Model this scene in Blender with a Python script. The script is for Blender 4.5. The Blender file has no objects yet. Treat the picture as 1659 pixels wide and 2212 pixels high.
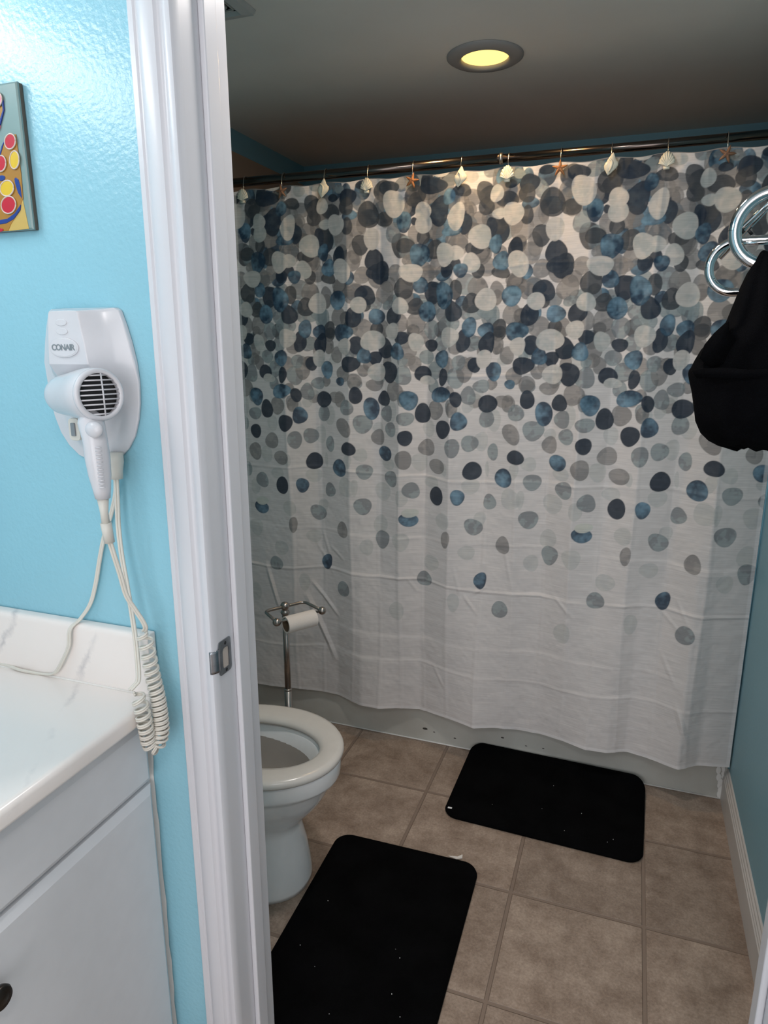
import bpy, bmesh, math, random
import numpy as np
from mathutils import Vector, Matrix
R = math.radians
S = bpy.context.scene
COL = S.collection

# ------------------------------------------------------------ camera
cam_d = bpy.data.cameras.new('camera')
cam_d.sensor_fit = 'VERTICAL'; cam_d.sensor_height = 24.0
cam_d.lens = 24.0 * 1478.55 / 2212.0
cam_d.clip_start = .02
cam = bpy.data.objects.new('camera', cam_d); COL.objects.link(cam)
YAW, PITCH, ROLL = .345248, .239155, -.001371
fw = Vector((-math.sin(YAW)*math.cos(PITCH), math.cos(YAW)*math.cos(PITCH), -math.sin(PITCH)))
rt = Vector((math.cos(YAW), math.sin(YAW), 0)); up = rt.cross(fw)
r2 = math.cos(ROLL)*rt + math.sin(ROLL)*up; u2 = -math.sin(ROLL)*rt + math.cos(ROLL)*up
cam.matrix_world = Matrix(((r2.x, u2.x, -fw.x, 0), (r2.y, u2.y, -fw.y, 0), (r2.z, u2.z, -fw.z, 1.45), (0, 0, 0, 1)))
S.camera = cam

# ------------------------------------------------------------ world, exposure, lights
world = bpy.data.worlds.new('world'); S.world = world; world.use_nodes = True
world.node_tree.nodes['Background'].inputs[0].default_value = (.5, .6, .7, 1)
world.node_tree.nodes['Background'].inputs[1].default_value = .05
S.view_settings.view_transform = 'Standard'; S.view_settings.look = 'None'
S.view_settings.exposure = 0.0; S.view_settings.gamma = 1.0; S.view_settings.use_curve_mapping = False

def lamp(name, kind, loc, power, color, rot=None, **kw):
    d = bpy.data.lights.new(name, kind); d.energy = power; d.color = color
    for k, v in kw.items(): setattr(d, k, v)
    o = bpy.data.objects.new(name, d); COL.objects.link(o); o.location = loc
    if rot: o.rotation_euler = rot
    return o
COOL = (1.0, .95, .93); WARM = (1.0, .64, .30)
# bulbs of the bar light above the vanity mirror (left of the frame)
BULBS = [(-1.19, y, 2.02) for y in (.10, .27, .44, .61)]
for b in BULBS: lamp('vanity_bulb_light', 'POINT', b, 2.0, COOL, shadow_soft_size=.05)
# ceiling lamp of the vanity room, behind the camera
lamp('room_ceiling_light', 'AREA', (.25, -.45, 2.36), 8, COOL, shape='DISK', size=.34)
# added fill panel behind the camera, brightens the bathroom through the door opening
lamp('rear_fill_light', 'AREA', (-.15, -1.58, 1.30), 25, (1.0, .95, .97), rot=(R(90), 0, 0), shape='RECTANGLE', size=1.3, size_y=2.0)
# recessed bathroom lamp
LX, LY, CZ = -.452, 2.075, 2.215
lamp('recessed_light', 'SPOT', (LX, LY-.02, CZ-.010), 11, WARM, shadow_soft_size=.022, spot_size=R(168), spot_blend=.35)

# added fill lamp under the ceiling by the door, lifts the dim bathroom
lamp('bath_fill_light', 'AREA', (-.35, 1.33, CZ-.02), 7.5, (1.0, .94, .90), shape='DISK', size=.16)

# ------------------------------------------------------------ materials
def new_mat(name):
    m = bpy.data.materials.new(name); m.use_nodes = True
    return m, m.node_tree.nodes, m.node_tree.links, m.node_tree.nodes['Principled BSDF']
def mat(name, col, rough=.5, metal=0., noise=0., nscale=30., bump=0., bscale=200., bdist=.002, spec=.5, coat=0., col2=None, emit=None, estr=0, dist=0., stretch=None):
    m, n, l, b = new_mat(name)
    c = (*col, 1)
    b.inputs['Base Color'].default_value = c
    b.inputs['Roughness'].default_value = rough; b.inputs['Metallic'].default_value = metal
    b.inputs['Specular IOR Level'].default_value = spec; b.inputs['Coat Weight'].default_value = coat
    tc = n.new('ShaderNodeTexCoord'); src = tc.outputs['Object']
    if stretch:
        mp = n.new('ShaderNodeMapping'); mp.inputs['Scale'].default_value = stretch
        l.new(src, mp.inputs['Vector']); src = mp.outputs['Vector']
    nz = n.new('ShaderNodeTexNoise'); nz.inputs['Scale'].default_value = nscale
    nz.inputs['Detail'].default_value = 5; nz.inputs['Distortion'].default_value = dist
    l.new(src, nz.inputs['Vector'])
    rp = n.new('ShaderNodeValToRGB')
    k = col2 if col2 else tuple(max(0, x*(1-max(noise, .03))) for x in col)
    rp.color_ramp.elements[0].color = (*k, 1); rp.color_ramp.elements[1].color = c
    rp.color_ramp.elements[0].position = .35; rp.color_ramp.elements[1].position = .65
    l.new(nz.outputs['Fac'], rp.inputs['Fac']); l.new(rp.outputs['Color'], b.inputs['Base Color'])
    if bump:
        n2 = n.new('ShaderNodeTexNoise'); n2.inputs['Scale'].default_value = bscale; n2.inputs['Detail'].default_value = 3
        l.new(src, n2.inputs['Vector'])
        bp = n.new('ShaderNodeBump'); bp.inputs['Strength'].default_value = bump; bp.inputs['Distance'].default_value = bdist
        l.new(n2.outputs['Fac'], bp.inputs['Height']); l.new(bp.outputs['Normal'], b.inputs['Normal'])
    if emit:
        b.inputs['Emission Color'].default_value = (*emit, 1); b.inputs['Emission Strength'].default_value = estr
    return m

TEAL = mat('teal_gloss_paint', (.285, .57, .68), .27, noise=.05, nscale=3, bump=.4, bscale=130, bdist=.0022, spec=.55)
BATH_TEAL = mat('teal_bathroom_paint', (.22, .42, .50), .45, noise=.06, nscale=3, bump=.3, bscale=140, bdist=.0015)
CEIL = mat('ceiling_paint', (.78, .72, .66), .9, noise=.05, nscale=4, bump=.15, bscale=300, bdist=.001)
CEIL2 = mat('room_ceiling_paint', (.8, .8, .8), .9)
TRIM = mat('white_semigloss_trim', (.66, .665, .70), .28, noise=.03, nscale=5, bump=.08, bscale=40, bdist=.001, stretch=(1, 1, .1))
BASEB = mat('white_baseboard_paint', (.62, .58, .55), .4, noise=.08, nscale=8, bump=.1, bscale=60)
BEIGE = mat('beige_surround', (.42, .29, .21), .25, noise=.06, nscale=5)
TUBM = mat('tub_enamel', (.55, .55, .51), .35, noise=.1, nscale=6, col2=(.45, .44, .40))
PORC = mat('porcelain', (.84, .85, .85), .12, noise=.02, spec=.6)
SEATM = mat('seat_plastic', (.68, .65, .61), .22, noise=.02)
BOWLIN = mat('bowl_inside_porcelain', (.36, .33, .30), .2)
WATER = mat('bowl_water', (.25, .24, .22), .05)
NICKEL = mat('brushed_nickel', (.42, .38, .35), .3, metal=1, noise=.05)
CHROME = mat('chrome', (.66, .66, .67), .07, metal=1, noise=.02)
DCHROME = mat('dark_bronze_rod', (.12, .10, .09), .2, metal=1, noise=.05)
PLASTIC = mat('white_dryer_plastic', (.66, .66, .69), .22, noise=.02, spec=.5)
PLASTIC2 = mat('ivory_plastic', (.66, .64, .58), .4, noise=.02)
CORD = mat('ivory_cord', (.70, .67, .60), .45, noise=.03)
BLACK = mat('dark_void_plastic', (.012, .012, .014), .6)
LETTER = mat('grey_lettering', (.22, .25, .27), .35)
GASKET = mat('red_gasket_line', (.12, .03, .03), .6)
CABM = mat('white_cabinet_laminate', (.68, .69, .71), .45, noise=.02)
KNOB = mat('dark_bronze_knob', (.04, .033, .028), .35, metal=.8)
MATB = mat('black_mat_pile', (.0045, .0045, .005), .95, noise=.4, nscale=12, bump=.8, bscale=900, bdist=.003, spec=.03)
CLOTH = mat('black_terry_cloth', (.0035, .0035, .0042), 1.0, noise=.3, nscale=20, bump=.6, bscale=700, bdist=.003, spec=.04)
PAPER = mat('toilet_paper', (.80, .74, .69), .9, bump=.2, bscale=300, bdist=.001)
CARD = mat('cardboard_core', (.16, .11, .07), .9)
WIRE = mat('hook_wire', (.6, .58, .55), .2, metal=1)
SHELLM = mat('cream_shell', (.80, .76, .62), .35, noise=.15, nscale=80)
STARM = mat('starfish_orange', (.50, .22, .08), .5, col2=(.34, .13, .05), nscale=90, bump=.5, bscale=900, bdist=.001)
STARD = mat('starfish_brown', (.30, .16, .09), .5, col2=(.2, .1, .06), nscale=90, bump=.5, bscale=900, bdist=.001)
LIGHTTRIM = mat('lamp_trim_ring', (.33, .31, .30), .5)
GUARD = mat('greygreen_guard', (.30, .37, .37), .35)
STEEL = mat('strike_steel', (.42, .43, .46), .3, metal=1, noise=.3, nscale=60)
LINT = mat('white_lint', (.85, .85, .85), .9)
LINERM = mat('liner_fabric', (.60, .54, .49), .8, bump=.1, bscale=100)
SCUFF = mat('scuff', (.06, .055, .05), .8)
CAULK = mat('caulk', (.8, .79, .76), .6, bump=.5, bscale=80)
GLOBE = mat('frosted_globe', (.9, .9, .9), .4, emit=COOL, estr=3)
LENS = mat('lamp_lens', (.9, .75, .45), .4, emit=(1, .66, .17), estr=1.9)

def marble():
    m, n, l, b = new_mat('cultured_marble')
    def math_(op, x, y=None, z=None):
        q = n.new('ShaderNodeMath'); q.operation = op
        for i, v in enumerate((x, y, z)):
            if v is None: continue
            if isinstance(v, (int, float)): q.inputs[i].default_value = v
            else: l.new(v, q.inputs[i])
        return q.outputs[0]
    tc = n.new('ShaderNodeTexCoord'); sp = n.new('ShaderNodeSeparateXYZ'); l.new(tc.outputs['Object'], sp.inputs[0])
    w = n.new('ShaderNodeTexNoise'); w.inputs['Scale'].default_value = 16; w.inputs['Detail'].default_value = 8; w.inputs['Roughness'].default_value = .7
    l.new(tc.outputs['Object'], w.inputs['Vector'])
    k = n.new('ShaderNodeTexNoise'); k.inputs['Scale'].default_value = 9; k.inputs['Detail'].default_value = 4; l.new(tc.outputs['Object'], k.inputs['Vector'])
    v = math_('MULTIPLY_ADD', sp.outputs['Z'], -.56, sp.outputs['X'])
    v = math_('MULTIPLY_ADD', sp.outputs['Y'], .62, v)
    v = math_('MULTIPLY_ADD', w.outputs['Fac'], .055, v)
    v = math_('ADD', v, 5 - .56*0 + .86 + .504 - .527 - .0275)
    v = math_('PINGPONG', v, .0925)
    f = math_('SUBTRACT', 1, math_('DIVIDE', v, .009)); f = math_('MAXIMUM', f, 0)
    g = math_('MULTIPLY', math_('SUBTRACT', k.outputs['Fac'], .46), 5); g = math_('MINIMUM', math_('MAXIMUM', g, 0), 1)
    f = math_('MULTIPLY', f, g)
    mx = n.new('ShaderNodeMixRGB'); mx.inputs[1].default_value = (.86, .80, .76, 1); mx.inputs[2].default_value = (.56, .53, .53, 1)
    l.new(f, mx.inputs[0]); l.new(mx.outputs['Color'], b.inputs['Base Color'])
    b.inputs['Roughness'].default_value = .22
    return m
MARBLE = marble()

def tile():
    m, n, l, b = new_mat('brown_floor_tile')
    tc = n.new('ShaderNodeTexCoord'); mp = n.new('ShaderNodeMapping')
    mp.inputs['Location'].default_value = (-.134+.34*10, -1.591+.34*10, 0)
    l.new(tc.outputs['Object'], mp.inputs['Vector'])
    bk = n.new('ShaderNodeTexBrick'); bk.offset = 0; bk.squash = 1
    bk.inputs['Scale'].default_value = 1; bk.inputs['Brick Width'].default_value = .34; bk.inputs['Row Height'].default_value = .34
    bk.inputs['Mortar Size'].default_value = .0058; bk.inputs['Mortar Smooth'].default_value = .35; bk.inputs['Bias'].default_value = 0
    bk.inputs['Color1'].default_value = (.9, .9, .9, 1); bk.inputs['Color2'].default_value = (1.1, 1.1, 1.1, 1); bk.inputs['Mortar'].default_value = (1, 1, 1, 1)
    l.new(mp.outputs['Vector'], bk.inputs['Vector'])
    nz = n.new('ShaderNodeTexNoise'); nz.inputs['Scale'].default_value = 9; nz.inputs['Detail'].default_value = 12; nz.inputs['Roughness'].default_value = .78
    l.new(tc.outputs['Object'], nz.inputs['Vector'])
    rp = n.new('ShaderNodeValToRGB'); e = rp.color_ramp.elements
    e[0].position = .36; e[0].color = (.22, .155, .115, 1); e[1].position = .64; e[1].color = (.44, .34, .27, 1)
    l.new(nz.outputs['Fac'], rp.inputs['Fac'])
    mx = n.new('ShaderNodeMixRGB'); mx.blend_type = 'MULTIPLY'; mx.inputs[0].default_value = 1
    l.new(rp.outputs['Color'], mx.inputs[1]); l.new(bk.outputs['Color'], mx.inputs[2])
    nf = n.new('ShaderNodeTexNoise'); nf.inputs['Scale'].default_value = 160; nf.inputs['Detail'].default_value = 6; nf.inputs['Roughness'].default_value = .7
    l.new(tc.outputs['Object'], nf.inputs['Vector'])
    rf = n.new('ShaderNodeValToRGB'); rf.color_ramp.elements[0].position = .3; rf.color_ramp.elements[0].color = (.72, .72, .72, 1); rf.color_ramp.elements[1].position = .65; rf.color_ramp.elements[1].color = (1.12, 1.12, 1.12, 1)
    l.new(nf.outputs['Fac'], rf.inputs['Fac'])
    mf = n.new('ShaderNodeMixRGB'); mf.blend_type = 'MULTIPLY'; mf.inputs[0].default_value = 1
    l.new(mx.outputs['Color'], mf.inputs[1]); l.new(rf.outputs['Color'], mf.inputs[2]); mx = mf
    m2 = n.new('ShaderNodeMixRGB'); m2.inputs[2].default_value = (.24, .175, .135, 1)
    l.new(bk.outputs['Fac'], m2.inputs[0]); l.new(mx.outputs['Color'], m2.inputs[1]); l.new(m2.outputs['Color'], b.inputs['Base Color'])
    b.inputs['Roughness'].default_value = .5
    inv = n.new('ShaderNodeMath'); inv.operation = 'SUBTRACT'; inv.inputs[0].default_value = 1; l.new(bk.outputs['Fac'], inv.inputs[1])
    nb = n.new('ShaderNodeTexNoise'); nb.inputs['Scale'].default_value = 45; nb.inputs['Detail'].default_value = 6; l.new(tc.outputs['Object'], nb.inputs['Vector'])
    ad = n.new('ShaderNodeMath'); ad.operation = 'MULTIPLY_ADD'; ad.inputs[1].default_value = .25; l.new(nb.outputs['Fac'], ad.inputs[0]); l.new(inv.outputs[0], ad.inputs[2])
    bp = n.new('ShaderNodeBump'); bp.inputs['Strength'].default_value = .8; bp.inputs['Distance'].default_value = .003
    l.new(ad.outputs[0], bp.inputs['Height']); l.new(bp.outputs['Normal'], b.inputs['Normal'])
    return m
TILE = tile()

def curtain_mat():
    m, n, l, b = new_mat('printed_curtain_fabric')
    at = n.new('ShaderNodeAttribute'); at.attribute_name = 'print'
    tc = n.new('ShaderNodeTexCoord'); mp = n.new('ShaderNodeMapping'); mp.inputs['Scale'].default_value = (14, 1, 420)
    l.new(tc.outputs['Object'], mp.inputs['Vector'])
    nz = n.new('ShaderNodeTexNoise'); nz.inputs['Scale'].default_value = 1; nz.inputs['Detail'].default_value = 3; l.new(mp.outputs['Vector'], nz.inputs['Vector'])
    rp = n.new('ShaderNodeValToRGB'); e = rp.color_ramp.elements
    e[0].position = .3; e[0].color = (.88, .88, .88, 1); e[1].position = .7; e[1].color = (1.05, 1.05, 1.05, 1)
    l.new(nz.outputs['Fac'], rp.inputs['Fac'])
    mx = n.new('ShaderNodeMixRGB'); mx.blend_type = 'MULTIPLY'; mx.inputs[0].default_value = 1
    l.new(at.outputs['Color'], mx.inputs[1]); l.new(rp.outputs['Color'], mx.inputs[2])
    l.new(mx.outputs['Color'], b.inputs['Base Color'])
    b.inputs['Roughness'].default_value = .65; b.inputs['Specular IOR Level'].default_value = .3
    b.inputs['Sheen Weight'].default_value = .1
    return m
CURT = curtain_mat()

# ------------------------------------------------------------ helpers
def link(name, me, m, parent=None, smooth=False, bevel=0, seg=2, auto=False):
    o = bpy.data.objects.new(name, me); COL.objects.link(o)
    if m: me.materials.append(m)
    if parent: o.parent = parent; o.matrix_parent_inverse = parent.matrix_basis.inverted()
    if smooth or bevel:
        me.polygons.foreach_set('use_smooth', [True]*len(me.polygons))
    if bevel:
        b = o.modifiers.new('bevel', 'BEVEL'); b.width = bevel; b.segments = seg; b.limit_method = 'ANGLE'; b.angle_limit = R(35)
        w = o.modifiers.new('wn', 'WEIGHTED_NORMAL'); w.keep_sharp = False
    return o
def mesh(vs, fs):
    me = bpy.data.meshes.new('m'); me.from_pydata([tuple(v) for v in vs], [], fs); me.validate()
    bm = bmesh.new(); bm.from_mesh(me); bmesh.ops.recalc_face_normals(bm, faces=bm.faces); bm.to_mesh(me); bm.free()
    return me
class MB:
    def __init__(s): s.v = []; s.f = []
    def box(s, x0, x1, y0, y1, z0, z1):
        b = len(s.v)
        s.v += [(x, y, z) for x in (x0, x1) for y in (y0, y1) for z in (z0, z1)]
        s.f += [tuple(b+i for i in q) for q in ((0, 1, 3, 2), (4, 6, 7, 5), (0, 4, 5, 1), (2, 3, 7, 6), (0, 2, 6, 4), (1, 5, 7, 3))]
        return s
    def tube(s, pts, r, n=12, cap=True):
        pts = [Vector(p) for p in pts]; b = len(s.v); rs = r if isinstance(r, (list, tuple)) else [r]*len(pts)
        t0 = (pts[1]-pts[0]).normalized(); a = t0.orthogonal().normalized()
        for i, p in enumerate(pts):
            t = (pts[min(i+1, len(pts)-1)]-pts[max(i-1, 0)]).normalized()
            a = (a - t*a.dot(t)).normalized(); c = t.cross(a)
            for k in range(n):
                th = 2*math.pi*k/n; s.v.append(p + rs[i]*(math.cos(th)*a+math.sin(th)*c))
        for i in range(len(pts)-1):
            for k in range(n):
                s.f.append((b+i*n+k, b+i*n+(k+1) % n, b+(i+1)*n+(k+1) % n, b+(i+1)*n+k))
        if cap:
            s.f.append(tuple(b+k for k in range(n))[::-1]); s.f.append(tuple(b+(len(pts)-1)*n+k for k in range(n)))
        return s
    def lathe(s, prof, origin, axis=(0, 0, 1), n=32, close=False):
        ax = Vector(axis).normalized(); a = ax.orthogonal().normalized(); c = ax.cross(a); o = Vector(origin); b = len(s.v)
        for r, h in prof:
            for k in range(n):
                th = 2*math.pi*k/n; s.v.append(o + ax*h + max(r, 1e-5)*(math.cos(th)*a+math.sin(th)*c))
        for i in range(len(prof)-1):
            for k in range(n): s.f.append((b+i*n+k, b+i*n+(k+1) % n, b+(i+1)*n+(k+1) % n, b+(i+1)*n+k))
        if close:
            i = len(prof)-1
            for k in range(n): s.f.append((b+i*n+k, b+i*n+(k+1) % n, b+(k+1) % n, b+k))
        return s
    def ball(s, p, r, n=20, m=12, sc=(1, 1, 1)):
        b = len(s.v)
        for i in range(m+1):
            ph = math.pi*i/m
            for k in range(n):
                th = 2*math.pi*k/n; s.v.append((p[0]+sc[0]*r*math.sin(ph)*math.cos(th), p[1]+sc[1]*r*math.sin(ph)*math.sin(th), p[2]+sc[2]*r*math.cos(ph)))
        for i in range(m):
            for k in range(n): s.f.append((b+i*n+k, b+i*n+(k+1) % n, b+(i+1)*n+(k+1) % n, b+(i+1)*n+k))
        return s
    def loft(s, rings, cap0=True, cap1=True):
        b = len(s.v); n = len(rings[0])
        for r in rings: s.v += [tuple(p) for p in r]
        for i in range(len(rings)-1):
            for k in range(n): s.f.append((b+i*n+k, b+i*n+(k+1) % n, b+(i+1)*n+(k+1) % n, b+(i+1)*n+k))
        if cap0: s.f.append(tuple(b+k for k in range(n))[::-1])
        if cap1: s.f.append(tuple(b+(len(rings)-1)*n+k for k in range(n)))
        return s
    def prism(s, poly, f0, f1):
        """poly: 2-D points; f0/f1 map a 2-D point to its two 3-D ends"""
        b = len(s.v); n = len(poly)
        s.v += [f0(*p) for p in poly] + [f1(*p) for p in poly]
        for k in range(n): s.f.append((b+k, b+(k+1) % n, b+n+(k+1) % n, b+n+k))
        s.f.append(tuple(b+k for k in range(n))[::-1]); s.f.append(tuple(b+n+k for k in range(n)))
        return s
    def put(s, name, m, parent=None, smooth=False, bevel=0, seg=2, subd=0):
        o = link(name, mesh(s.v, s.f), m, parent, smooth, bevel, seg)
        if subd:
            d = o.modifiers.new('sub', 'SUBSURF'); d.levels = subd; d.render_levels = subd
        return o
def tag(o, label, cat, group=None):
    o['label'] = label; o['category'] = cat
    if group: o['group'] = group
    return o
def thing(name, loc, label, cat, group=None):
    o = bpy.data.objects.new(name, None); COL.objects.link(o); o.location = loc; o.empty_display_size = .05
    bpy.context.view_layer.update()
    return tag(o, label, cat, group)
def struct(o): o['kind'] = 'structure'; return o
def spline(pts, n=8):
    pts = [Vector(p) for p in pts]; out = []
    for i in range(len(pts)-1):
        p0, p1, p2, p3 = pts[max(i-1, 0)], pts[i], pts[i+1], pts[min(i+2, len(pts)-1)]
        for k in range(n):
            t = k/n; out.append(.5*((2*p1)+(-p0+p2)*t+(2*p0-5*p1+4*p2-p3)*t*t+(-p0+3*p1-3*p2+p3)*t**3))
    out.append(pts[-1]); return out
def circ(cx, cy, r, n=24, ry=None):
    return [(cx+r*math.cos(2*math.pi*k/n), cy+(ry or r)*math.sin(2*math.pi*k/n)) for k in range(n)]

# ------------------------------------------------------------ the setting
XL, XR, YB, YN, YF = -1.446, .388, 2.98, .86, .974      # bathroom left/right/back, door wall near/far face
JL, JR = -.59, .2425                                     # door opening
HEAD = 2.04
struct(MB().box(-2.0, 1.6, -1.7, 3.1, -.05, 0).put('floor', TILE))
struct(MB().box(XL-.02, XR+.02, YF, YB+.1, CZ, CZ+.05).put('ceiling', CEIL))
struct(MB().box(-1.6, 1.5, -1.6, YN, 2.40, 2.45).put('ceiling', CEIL2))
struct(MB().box(-1.6, JL-.012, YN, YF, 0, 2.45).put('wall_front', TEAL))
struct(MB().box(JR+.012, 1.5, YN, YF, 0, 2.45).put('wall_front', TEAL))
struct(MB().box(JL-.012, JR+.012, YN, YF, HEAD, 2.45).put('wall_front', TEAL))
struct(MB().box(-1.36, -1.30, -1.6, YN, 0, 2.45).put('wall_left', TEAL))
struct(MB().box(1.10, 1.16, -1.6, YN, 0, 2.45).put('wall_right', CEIL2))
struct(MB().box(-1.6, 1.5, -1.66, -1.6, 0, 2.45).put('wall_behind', CEIL2))
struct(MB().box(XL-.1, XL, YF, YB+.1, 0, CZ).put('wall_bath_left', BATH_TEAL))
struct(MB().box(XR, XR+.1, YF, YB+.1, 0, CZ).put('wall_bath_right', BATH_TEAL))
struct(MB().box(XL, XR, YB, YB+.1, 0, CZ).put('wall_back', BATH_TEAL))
# beige surround panels of the tub alcove
struct(MB().box(XL, XL+.006, 2.20, YB, 0, 2.137).put('trim_1', BEIGE, bevel=.002))
struct(MB().box(XL+.006, XR-.006, YB-.006, YB, .3, 2.06).put('trim_2', BEIGE, bevel=.002))

# door frame: jambs with stop, casings with a moulded profile
jl = MB().box(JL-.012, JL, YN-.001, YF, 0, HEAD); struct(jl.put('door_1', TRIM, bevel=.0015))
struct(MB().box(JL, JL+.010, .903, .936, 0, HEAD).put('trim_3', TRIM, bevel=.003, seg=3))
struct(MB().box(JR, JR+.012, YN-.001, YF, 0, HEAD).put('door_2', TRIM, bevel=.0015))
struct(MB().box(JR-.010, JR, .903, .936, 0, HEAD).put('trim_4', TRIM, bevel=.003, seg=3))
struct(MB().box(JL, JR, YN, YF, HEAD-.012, HEAD).put('door_3', TRIM, bevel=.0015))
prof = [(0, 0), (0, .008), (.0025, .0105), (.010, .0108), (.0125, .0085), (.0145, .0085), (.018, .012), (.024, .0155), (.032, .0175), (.041, .018), (.0465, .017),
        (.049, .013), (.0515, .0115), (.055, .0115), (.057, .0125), (.060, .0150), (.065, .0165), (.070, .0155), (.0725, .012), (.073, 0)]
def casing(x0, sx, name):
    mb = MB(); mb.prism(prof, lambda a, d: (x0+sx*a, YN-d, 0), lambda a, d: (x0+sx*a, YN-d, HEAD+.01))
    o = mb.put(name, TRIM); o.data.polygons.foreach_set('use_smooth', [True]*len(o.data.polygons))
    e = o.modifiers.new('es', 'EDGE_SPLIT'); e.split_angle = R(38); return struct(o)
casing(-.663, 1, 'trim_5'); casing(JR+.073, -1, 'trim_6')
struct(MB().box(-.663, JR+.073, YN-.016, YN, HEAD, HEAD+.07).put('trim_7', TRIM, bevel=.003))

# baseboard along the bathroom's right wall (ogee top)
bprof = [(0, 0), (.014, 0), (.014, .085), (.0115, .088), (.0115, .094), (.009, .097), (.0085, .103), (.005, .107), (.0045, .114), (.002, .117), (0, .117)]
bb = MB().prism(bprof, lambda d, z: (XR-d, YF, z), lambda d, z: (XR-d, 2.216, z)).put('baseboard_right', BASEB); struct(bb)
struct(MB().prism(bprof, lambda d, z: (XL+d, YF, z), lambda d, z: (XL+d, 2.19, z)).put('baseboard_left', BASEB))
ck = MB()
random.seed(4)
for i in range(14):
    ck.ball((XR-.012-random.random()*.022*(1-i/16), 2.217, .118-i*.0085+random.random()*.004), .003+random.random()*.007, 10, 8, (1, .14, 1.7))
struct(ck.put('trim_8', CAULK, smooth=True))
struct(MB().tube([(XR-.001, 2.214-.0, .12), (XR-.004, 2.205, .5), (XR-.002, 2.20, 1.1), (XR-.004, 2.205, 1.9)], .0035, 8).put('trim_9', TEAL, smooth=True))
struct(MB().tube([(XL+.02, 2.2165, .003), (XR-.014, 2.2165, .003)], .0028, 6).put('trim_10', CAULK, smooth=True))

# ------------------------------------------------------------ bathtub
tub = thing('bathtub', (-.53, 2.6, 0), 'off-white bathtub apron showing as a low strip under the shower curtain', 'bathtub')
TX0, TX1, TY0, TY1, TZ = XL+.01, XR-.002, 2.218, YB-.008, .40
mb = MB(); mb.box(TX0, TX1, TY0, TY0+.03, 0, TZ-.02); mb.put('apron', TUBM, tub, bevel=.004)
def rrect(x0, x1, y0, y1, r, z, n=8):
    out = []
    for cx, cy, a0 in ((x1-r, y1-r, 0), (x0+r, y1-r, 90), (x0+r, y0+r, 180), (x1-r, y0+r, 270)):
        for k in range(n+1):
            a = R(a0+90*k/n); out.append((cx+r*math.cos(a), cy+r*math.sin(a), z))
    return out
mb = MB(); mb.loft([rrect(TX0, TX1, TY0-.0, TY1, .01, TZ-.03), rrect(TX0, TX1, TY0-.0, TY1, .01, TZ), rrect(TX0+.06, TX1-.06, TY0+.05, TY1-.05, .12, TZ),
    rrect(TX0+.09, TX1-.09, TY0+.08, TY1-.08, .14, TZ-.06), rrect(TX0+.18, TX1-.14, TY0+.12, TY1-.12, .14, .08)], cap0=False)
mb.put('basin', TUBM, tub, smooth=True)
for x, z, w in ((-.635, .052, .010), (-.60, .045, .004), (-.52, .036, .005), (-.345, .075, .006), (-.26, .06, .004), (-.20, .062, .004), (-.435, .02, .004)):
    MB().ball((x, TY0-.0003, z), w, 8, 6, (1, .06, .45)).put('scuff_mark', SCUFF, tub)

gd = thing('splash_guard', (XL+.012, 2.42, 0), 'grey-green rounded splash guard panel beside the left curtain edge', 'splash guard')
poly = [(2.30, .40)] + [(2.30, .98)] + [(2.42-.10*math.cos(R(a))+.0, 1.0+.075*math.sin(R(a))) for a in (20, 50, 90)] + [(2.455, 1.05), (2.49, .99), (2.52, .90), (2.54, .40)]
MB().prism(poly, lambda y, z: (XL+.008, y, z), lambda y, z: (XL+.014, y, z)).put('panel', GUARD, gd, bevel=.002)
MB().lathe([(0, 0), (.005, 0), (.004, .003), (0, .004)], (XL+.014, 2.400, 1.045), (1, 0, 0), 12).put('screw', BLACK, gd)

# ------------------------------------------------------------ shower rod, liner, curtain
ROD_Y, ROD_Z = 2.20, 1.985
rod = thing('shower_rod', (-.5, ROD_Y, ROD_Z), 'dark metal telescopic shower curtain rod below the ceiling', 'curtain rod')
MB().tube([(XL+.004, ROD_Y, ROD_Z), (-.42, ROD_Y, ROD_Z)], .0145, 24).put('outer_tube', DCHROME, rod, smooth=True)
MB().tube([(-.42, ROD_Y, ROD_Z), (XR-.004, ROD_Y, ROD_Z)], .0120, 24).put('inner_tube', DCHROME, rod, smooth=True)
MB().tube([(-.426, ROD_Y, ROD_Z), (-.416, ROD_Y, ROD_Z)], .0158, 24).put('collar', NICKEL, rod, smooth=True)
for x, d in ((XL+.006, 1), (XR-.0, -1)):
    MB().lathe([(0, 0), (.026, 0), (.026, .008*d), (.017, .018*d), (0, .018*d)], (x, ROD_Y, ROD_Z), (1, 0, 0), 24).put('end_cap', DCHROME, rod, smooth=True)

def smooth_np(a, k):
    ker = np.ones(k)/k; p = np.pad(a, (k//2, k-1-k//2), mode='edge'); return np.convolve(p, ker, 'valid')
# liner: plain fabric whose top edge shows above the print
nx, nz = 240, 40
xs = np.linspace(-1.325, .384, nx)
vs = []
for j in range(nz+1):
    t = j/nz
    for i, x in enumerate(xs):
        sag = .004*math.cos((x+1.283)/.1467*2*math.pi)
        z = .45*(1-t) + (1.964+sag)*t
        vs.append((x, 2.2170+.018*(1-t)+.004*math.sin(x*43), z))
fs = [(j*nx+i, j*nx+i+1, (j+1)*nx+i+1, (j+1)*nx+i) for j in range(nz) for i in range(nx-1)]
lin = link('shower_liner', mesh(vs, fs), LINERM, smooth=True)
so = lin.modifiers.new('s', 'SOLIDIFY'); so.thickness = .0012
tag(lin, 'plain beige liner whose top edge peeks above the printed shower curtain', 'shower liner')

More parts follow.
